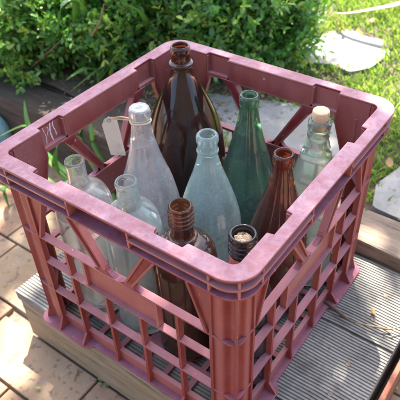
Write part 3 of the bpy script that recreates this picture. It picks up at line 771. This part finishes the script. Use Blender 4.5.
# ------------------------------------------------------------------ lawn
def in_view(x, y, pad=1.15):
    d = RM.transposed() @ (Vector((x, y, .03))-CAM)
    return d.z < 0 and abs(d.x/-d.z) < .35*pad+.03 and abs(d.y/-d.z) < .35*pad+.03
pos, dr, nr, ln, wd, tn = [], [], [], [], [], []
cnt = 0
while cnt < 30000:
    x = rng.uniform(.455, 2.1); y = rng.uniform(-.7, 1.3)
    if rng.random() < .6 and not in_view(x, y): continue
    # lawn lies to the right of the shrub bed
    edge = .52+.55*(x-.95)+.06*math.sin(x*9)
    if x < .62: edge = max(edge, .46)
    if y > edge+rng.normal()*.03: continue
    if any(inpoly(x+rng.normal()*.012, y+rng.normal()*.012, s) for s in STONES): continue
    dens = .5+.5*math.sin(x*23+1.3*math.sin(y*17))*math.sin(y*19+2)
    if rng.random() > .35+.65*dens: continue
    cnt += 1; h = hz(x, y)
    pos.append((x, y, LZ+.005+h)); a = rng.uniform(0, 2*math.pi); tl = rng.uniform(.3, 1.3)
    dr.append((math.cos(a)*tl, math.sin(a)*tl, 1)); nr.append((math.cos(a+1.2), math.sin(a+1.2), .6))
    broad = rng.random() < .35
    ln.append(rng.uniform(.010, .017) if broad else rng.uniform(.014, .032)); wd.append(rng.uniform(.006, .010) if broad else rng.uniform(.0018, .0032))
    tn.append(float(np.clip(.35+.3*dens+rng.normal()*.22+(.3 if rng.random() < .06 else 0), 0, 1)))
o = leafmesh('grass', np.array(pos), np.array(dr), np.array(nr), np.array(ln), np.array(wd), np.array(tn), GRASS); tag(o, 'short sunlit weedy grass growing round the stepping stones', 'grass', kind='stuff')

# ------------------------------------------------------------------ strap-leaved plants
def strap_leaf(bm, pts, w, lay, c, th=.0006):
    """curved blade with a crease, tapering to the tip"""
    P_ = [Vector(p) for p in pts]; Q = []
    n = 16
    for i in range(n+1):
        t = i/n*(len(P_)-1); k = min(int(t), len(P_)-2); f = t-k
        p0 = P_[max(k-1, 0)]; p1 = P_[k]; p2 = P_[k+1]; p3 = P_[min(k+2, len(P_)-1)]
        Q.append(.5*((2*p1)+(-p0+p2)*f+(2*p0-5*p1+4*p2-p3)*f*f+(-p0+3*p1-3*p2+p3)*f**3))
    rows = []
    for i, q in enumerate(Q):
        t = (Q[min(i+1, n)]-Q[max(i-1, 0)]).normalized(); s = t.cross(Vector((0, 0, 1)))
        if s.length < .2: s = t.cross(Vector((.6, .8, 0)))
        s.normalize(); u_ = s.cross(t); f = i/n; ww = w*(1-.15*(1-f))*(1 if f < .45 else max(.03, 1-((f-.45)/.55)**1.8))
        rows.append([bm.verts.new(q-s*ww/2+u_*ww*.18), bm.verts.new(q), bm.verts.new(q+s*ww/2+u_*ww*.18), bm.verts.new(q+s*ww/2+u_*(ww*.18-th)), bm.verts.new(q-u_*th), bm.verts.new(q-s*ww/2+u_*(ww*.18-th))])
    fs = []
    for i in range(n):
        for k in range(6): fs.append(bm.faces.new((rows[i][k], rows[i][(k+1) % 6], rows[i+1][(k+1) % 6], rows[i+1][k])))
    for f_ in fs:
        for l in f_.loops: l[lay] = (c, c, c, 1)
def clump(label, loc, blades, group='strap leaved plants by the timber edging', m=STRAP, name='strap_leaf_plant'):
    t = thing(name, label, 'plant', loc, group)
    for (pts, w, c) in blades:
        bm = bmesh.new(); lay = bm.loops.layers.float_color.new('tint')
        strap_leaf(bm, pts, w*1.5, lay, c); finish('leaf', bm, m, t, smooth=True)
    return t
# clump on the paving between the crate and the edging
b0 = Vector((.315, .470, -.105))
def B3(u, v, z): return P(u, v, z)
clump('green strap leaf clump growing between the paving and timber, seen through the crate wall', tuple(b0), [
    ([b0, B3(62, 178, -.02), B3(57, 148, .06), B3(63, 128, .09)], .009, .55),
    ([b0+Vector((.01, .02, 0)), B3(84, 150, -.02), B3(80, 125, .03), B3(76, 112, .05)], .008, .75),
    ([b0+Vector((0, .03, 0)), B3(50, 158, -.04), B3(30, 130, .03), B3(24, 100, .08)], .009, .6),
    ([b0+Vector((-.02, .04, 0)), B3(34, 170, -.05), B3(20, 138, .0), B3(2, 146, -.03)], .007, .8),
    ([b0+Vector((-.02, .06, 0)), B3(38, 150, -.02), B3(28, 126, .03), B3(0, 136, .02)], .006, .9),
    ([b0+Vector((.02, .0, 0)), B3(97, 152, -.01), B3(92, 132, .03), B3(88, 118, .06)], .007, .7),
    ([b0+Vector((-.04, .03, 0)), B3(14, 190, -.08), B3(4, 190, -.05), B3(10, 210, -.10)], .008, .55)])
b1 = Vector(at(98, 88, .014))
clump('arching strap leaf plant in the soil behind the far left rim of the crate', tuple(b1), [
    ([b1, B3(100, 74, .05), B3(86, 69, .085), B3(66, 80, .075)], .012, .7),
    ([b1+Vector((.01, 0, 0)), B3(112, 74, .05), B3(104, 66, .075), B3(70, 92, .03)], .007, .95),
    ([b1+Vector((.0, .01, 0)), B3(108, 70, .06), B3(118, 55, .12), B3(126, 44, .15)], .008, .8),
    ([b1+Vector((.02, .0, 0)), B3(78, 30, .14), B3(76, 4, .24), B3(62, 6, .26), B3(58, 34, .2)], .010, .35)])
b2_ = Vector(at(150, 70, .014))
clump('pale strap leaf clump rising between the shrubs behind the crate', tuple(b2_), [
    ([b2_, B3(132, 50, .08), B3(116, 44, .13), B3(100, 48, .15)], .011, .85),
    ([b2_+Vector((.01, .0, 0)), B3(96, 30, .12), B3(84, 10, .2), B3(70, -8, .28)], .011, .9),
    ([b2_, B3(150, 40, .1), B3(142, 15, .2), B3(120, 2, .26)], .009, .7)])
# dry strap leaf arching in from the right
bm = bmesh.new(); lay = bm.loops.layers.float_color.new('tint')
strap_leaf(bm, [B3(470, -22, .12), B3(430, -6, .115), B3(398, 5, .11), B3(368, 11, .09), B3(345, 14, .07), B3(334, 12, .06)], .021, lay, .3)
DRYS = simple('dry strap leaf', (.13, .08, .075), (.24, .165, .155), 40, .7, .3, .0008)
o = finish('dry_strap_leaf', bm, DRYS, None, smooth=True, origin=tuple(B3(470, -22, .12))); tag(o, 'long dry pinkish strap leaf hanging over the lawn at the top right', 'leaf')
# ------------------------------------------------------------------ fallen leaves, twigs, weeds
def fallen(u, v, z, L, c, label, ang=0, curl=.2):
    p = P(u, v, z); bm = bmesh.new(); lay = bm.loops.layers.float_color.new('tint'); rows = []
    n = 8
    for i in range(n+1):
        t = i/n; w = L*.24*math.sin(math.pi*min(1, t*.93+.04))**.8; x = (t-.5)*L; zz = .0022+L*curl*(2*t-1)**2*.5
        rows.append([bm.verts.new((x, -w, zz+w*.35)), bm.verts.new((x, 0, zz)), bm.verts.new((x, w, zz+w*.35))])
    for i in range(n):
        for k in range(2): bm.faces.new((rows[i][k], rows[i][k+1], rows[i+1][k+1], rows[i+1][k]))
    for f_ in bm.faces:
        for l in f_.loops: l[lay] = (c, c, c, 1)
    bmesh.ops.rotate(bm, verts=bm.verts[:], matrix=Matrix.Rotation(ang, 3, 'Z'), cent=(0, 0, 0))
    bmesh.ops.translate(bm, verts=bm.verts[:], vec=p)
    o = finish('fallen_leaf', bm, DRY, None, smooth=True, origin=tuple(p)); so = o.modifiers.new('thickness', 'SOLIDIFY'); so.thickness = .0004
    tag(o, label, 'leaf', 'dry fallen leaves'); return o
fallen(392, 386, -.108, .020, 1.0, 'small yellow fallen leaf on the gritty ground at the lower right', 1.2)
fallen(389, 165, .036, .028, .35, 'curled brown fallen leaf between the grass and the right stepping stone', .4)
fallen(338, 68, .034, .018, .2, 'small brown fallen leaf on the near edge of the farthest stepping stone', 1.9)
fallen(343, 33, .034, .020, .3, 'small orange fallen leaf on the far edge of the farthest stepping stone', .3)
fallen(363, 49, .033, .010, .1, 'tiny dark fallen leaf in the middle of the farthest stepping stone', .9)
fallen(372, 22, .034, .028, .3, 'reddish brown fallen leaf lying in the grass near the top right', .2)
fallen(41, 60, .05, .022, .75, 'pale fallen leaf caught in the left shrub', .5)
fallen(55, 80, .024, .014, .9, 'yellowish fallen leaf on the dark soil under the left shrub', 1.5)
fallen(38, 389, -.104, .010, .85, 'straw coloured scrap of leaf on the paving in front of the step', 2.2)
fallen(373, 313, .003, .013, .35, 'small brown fallen leaf on the sunlit right end of the step', .7)
def twig(name, pts, r, label, m=BARK, cat='twig', group=None):
    bm = bmesh.new(); tube(bm, pts, r, 6); o = finish(name, bm, m, None, smooth=True, origin=tuple(pts[0])); tag(o, label, cat, group); return o
twig('twig', [P(318, 296, .006), P(330, 305, .005), P(343, 316, .007), P(352, 322, .006)], [.0010, .0022, .0030, .0012], 'dark crumpled twig lying along the seam of the step beside the crate', BARK, 'twig')
TW2 = simple('pale twig', (.17, .10, .06), (.33, .22, .12), 90, .8)
twig('twig', [P(350, 321, .004), P(366, 325, .008), P(382, 328, .008), P(402, 341, -.01)], [.0007, .0012, .0014, .0009], 'reddish brown forked twig hanging over the right end of the step', TW2)
twig('twig', [P(383, 329, .010), P(392, 329, .012), P(406, 325, .01)], [.0012, .0011, .0008], 'thin straw coloured twig pointing off the right edge of the step', TW2)
twig('twig', [P(74, 381, -.1035), P(77, 371, -.1035), P(79, 369, -.103)], [.0008, .0012, .0007], 'short straw coloured twig on the paving before the step', TW2)
for (u, v, s_) in ((101, 380, .9), (108, 385, 1.1), (113, 377, .6)):
    p = P(u, v, -.103); r_ = np.random.default_rng(int(u)); n = 9; a = r_.uniform(0, 6.28, n)
    o = leafmesh('paving_weed', np.zeros((n, 3)), np.stack([np.cos(a), np.sin(a), r_.uniform(.3, 1, n)], 1), np.tile([0, 0, 1.], (n, 1))+r_.normal(size=(n, 3))*.2, r_.uniform(.004, .008, n)*s_, r_.uniform(.002, .004, n)*s_, r_.uniform(.5, .9, n), STRAP)
    o.location = p
    tag(o, {101: 'tiny green weed at the foot of the step, left one of the close pair', 108: 'tiny green weed at the foot of the step, the largest of the three', 113: 'smallest green weed sprouting against the step riser'}[u], 'weed', 'weeds at the foot of the step')
# twigs and stems in the shrub bed
for i, (a, b, c, lab) in enumerate([((20, 78, .02), (45, 55, .10), (62, 40, .16), 'bare brown stem leaning through the left shrub'),
        ((92, 36, .18), (100, 22, .22), (104, 4, .27), 'pale dry stem standing up out of the second shrub'),
        ((8, 36, .08), (14, 42, .07), (30, 50, .05), 'thick dark stem lying under the leftmost shrub')]):
    twig('shrub_stem', [P(*a), P(*b), P(*c)], [.0022, .0016, .0008] if i != 2 else [.006, .005, .003], lab, TW2 if i == 1 else BARK, 'stem')
# rough mulch of chips on the soil
n = 5000; p_ = np.stack([rng.uniform(.45, 1.1, n), rng.uniform(.35, 1.4, n), np.full(n, LZ+.012)], 1); a = rng.uniform(0, 6.28, n)
o = leafmesh('mulch', p_, np.stack([np.cos(a), np.sin(a), rng.normal(0, .25, n)], 1), np.tile([0, 0, 1.], (n, 1))+rng.normal(size=(n, 3))*.4, rng.uniform(.006, .020, n), rng.uniform(.002, .006, n), rng.uniform(0, .6, n), DRY)
tag(o, 'dark mulch of leaf litter and chips under the shrubs', 'mulch', kind='stuff')

# ------------------------------------------------------------------ edging at the right end of the step
bm = bmesh.new(); box(bm, .105, .3660, -.1060, -.0985, -.1140, -.0300); o = finish('edging_board', bm, EDGE, None, bevel=.0015, origin=(.105, -.118, -.114)); tag(o, 'rusty red brown edging board against the right end of the step', 'edging')

# ------------------------------------------------------------------ aqua glass jug by the left edge
AQ = m_glass('turquoise glass', (.62, .90, .88), (.52, .74, .74), .75, .1)
q = P(-6, 140, -.085)
jug = thing('glass_jug', 'pale turquoise glass jug on the paving at the left edge of the picture', 'jug', (q.x, q.y, -.105))
bm = bmesh.new(); lathe(bm, glass_profile([(0, 0), (.034, 0), (.039, .003), (.041, .012), (.042, .035), (.039, .055), (.029, .072), (.017, .082), (.0125, .090), (.0120, .104), (.0145, .106), (.0148, .110), (.0135, .112)], .003, .007), 0, 0)
bmesh.ops.recalc_face_normals(bm, faces=bm.faces[:]); me = bpy.data.meshes.new('glass_body'); bm.to_mesh(me); bm.free()
for p in me.polygons: p.use_smooth = True
link('glass_body', me, AQ, jug)
bm = bmesh.new(); tube(bm, [(-.011, 0, .098), (-.028, 0, .100), (-.036, 0, .085), (-.036, 0, .062)], .0042, 10); me = bpy.data.meshes.new('handle'); bm.to_mesh(me); bm.free()
for p in me.polygons: p.use_smooth = True
link('handle', me, AQ, jug)

# ------------------------------------------------------------------ light: sun filtered by a garden tree standing out of the frame
SUN = Vector((.75, .52, 1.75)).normalized()
sd = bpy.data.lights.new('sun', 'SUN'); sd.energy = 5.0; sd.angle = math.radians(.53); sd.color = (1, .94, .84)
so = bpy.data.objects.new('sun', sd); COL.objects.link(so); so.rotation_euler = SUN.to_track_quat('Z', 'Y').to_euler(); so.location = SUN*6
w = bpy.data.worlds.new('World'); S.world = w; w.use_nodes = True; nt = w.node_tree
bg = nt.nodes['Background']; sky = nt.nodes.new('ShaderNodeTexSky'); sky.sky_type = 'NISHITA'; sky.sun_disc = False; sky.ozone_density = .3; sky.dust_density = 3.0; sky.air_density = .8
sky.sun_elevation = math.asin(SUN.z); sky.sun_rotation = math.atan2(SUN.x, SUN.y)
nt.links.new(sky.outputs[0], bg.inputs[0]); bg.inputs[1].default_value = .15

tree = thing('garden_tree', 'leafy garden tree beyond the right edge of the picture, shading the crate', 'tree', (3.1, 2.9, LZ))
bm = bmesh.new(); T0 = Vector((0, 0, 0))
trunk = [T0, Vector((-.05, -.05, .8)), Vector((-.20, -.18, 1.6)), Vector((-.45, -.40, 2.3))]
tube(bm, trunk, [.11, .085, .07, .05], 12)
LP, LD, LN, LL, LT = [], [], [], [], []; rt_ = np.random.default_rng(11)
def lit_target(x, y):
    """how much of the canopy is open above a spot of the ground (0 closed, 1 open)"""
    e = ((x-.20)/.43)**2+((y-.14)/.42)**2
    o_ = 0.0 if e < 1 else min(1, (e-1)*1.1)
    if x < .72 and .02 < y < .62: o_ = min(o_, .12)   # shade on the near stone and the timber
    if (x > .70 and y < .55) or (x > .50 and y > .50): return 2.0 if rt_.random() < .95 else .6
    if x > .50 and y > .50: o_ = max(o_, .97)
    if x < .375 and ((x-.320)/.125)**2+((y+.080)/.105)**2 < 1: return 2.0    # gap that lights the right end of the step
    if ((x-.02)/.115)**2+((y-.470)/.095)**2 < 1: return 2.0       # gap that lights the paving at the left
    return o_
k = 0
while k < 8200:
    gx = rt_.uniform(-1.2, 2.0); gy = rt_.uniform(-1.3, 2.0)
    if k > 7000: gx = rt_.uniform(-.28, .72); gy = rt_.uniform(-.32, .62)
    gx = float(gx); gy = float(gy); t = rt_.uniform(2.3, 3.5)/SUN.z
    clump_ = .5+.5*math.sin(gx*14+2*math.sin(gy*9))*math.sin(gy*13+1.7*math.sin(gx*8))
    op = lit_target(gx, gy)
    if op > 1.5 or rt_.random() < op*(.62+.6*(1-clump_)):
        k += .35; continue
    k += 1
    p = np.array([gx, gy, 0])+np.array(SUN)*t
    LP.append(p-np.array([3.1, 2.9, LZ])); d = rt_.normal(size=3); d[2] -= .3; LD.append(d); LN.append(np.array(SUN)*1.0+rt_.normal(size=3)*.45); LL.append(rt_.uniform(.05, .085)); LT.append(rt_.random())
    if rt_.random() < .012:
        e = Vector(LP[-1]); s_ = trunk[3] if rt_.random() < .6 else trunk[2]
        mid = s_.lerp(e, .5)+Vector((0, 0, .12)); tube(bm, [s_, mid, e], [.022, .012, .004], 5)
me = bpy.data.meshes.new('trunk'); bm.to_mesh(me); bm.free(); link('trunk', me, BARK, tree)
LL = np.array(LL); leafmesh('crown', np.array(LP), np.array(LD), np.array(LN), LL, LL*.62, np.array(LT), TREELEAF, tree)

# added light blocker, a fence shape keeping low sky off the crate's near sides
BLOCKER = simple('sky blocker timber', (.05, .035, .025), (.11, .08, .06), 20, .85, .5, .002, stretch=(1, 1, .1))
fence = thing('sky_blocker_fence', 'dark paling fence added unseen behind the photographer to block the low sky', 'fence', (-1.9, -1.5, -.11))
D_ = Vector((.61, -.79, 0)); NF = Vector((.79, .61, 0))
for i in range(-17, 18):
    bm = bmesh.new(); c_ = Vector((-1.9, -1.5, 0))+D_*(i*.152)
    prism(bm, [(-.072, -.11), (.072, -.11), (.072, 1.75), (0, 1.81), (-.072, 1.75)], lambda p, t: c_+D_*p[0]+Vector((0, 0, p[1]))+NF*(.018*t))
    finish('paling', bm, BLOCKER, fence)
for z_ in (.3, .95, 1.6):
    bm = bmesh.new(); c_ = Vector((-1.9, -1.5, z_))
    prism(bm, [(-2.7, 0), (2.7, 0), (2.7, .08), (-2.7, .08)], lambda p, t: c_+D_*p[0]+Vector((0, 0, p[1]))-NF*(.002+.04*t))
    finish('rail', bm, BLOCKER, fence)

# ------------------------------------------------------------------ render settings
S.render.engine = 'CYCLES'; S.view_settings.view_transform = 'Standard'; S.view_settings.look = 'None'
S.view_settings.gamma = 1; S.view_settings.exposure = 2.4; S.view_settings.use_white_balance = True; S.view_settings.white_balance_temperature = 6600; S.view_settings.white_balance_tint = 7
S.cycles.max_bounces = 16; S.cycles.transmission_bounces = 14; S.cycles.transparent_max_bounces = 12; S.cycles.diffuse_bounces = 5
S.cycles.use_denoising = True
S.render.resolution_x = 1024; S.render.resolution_y = 1024
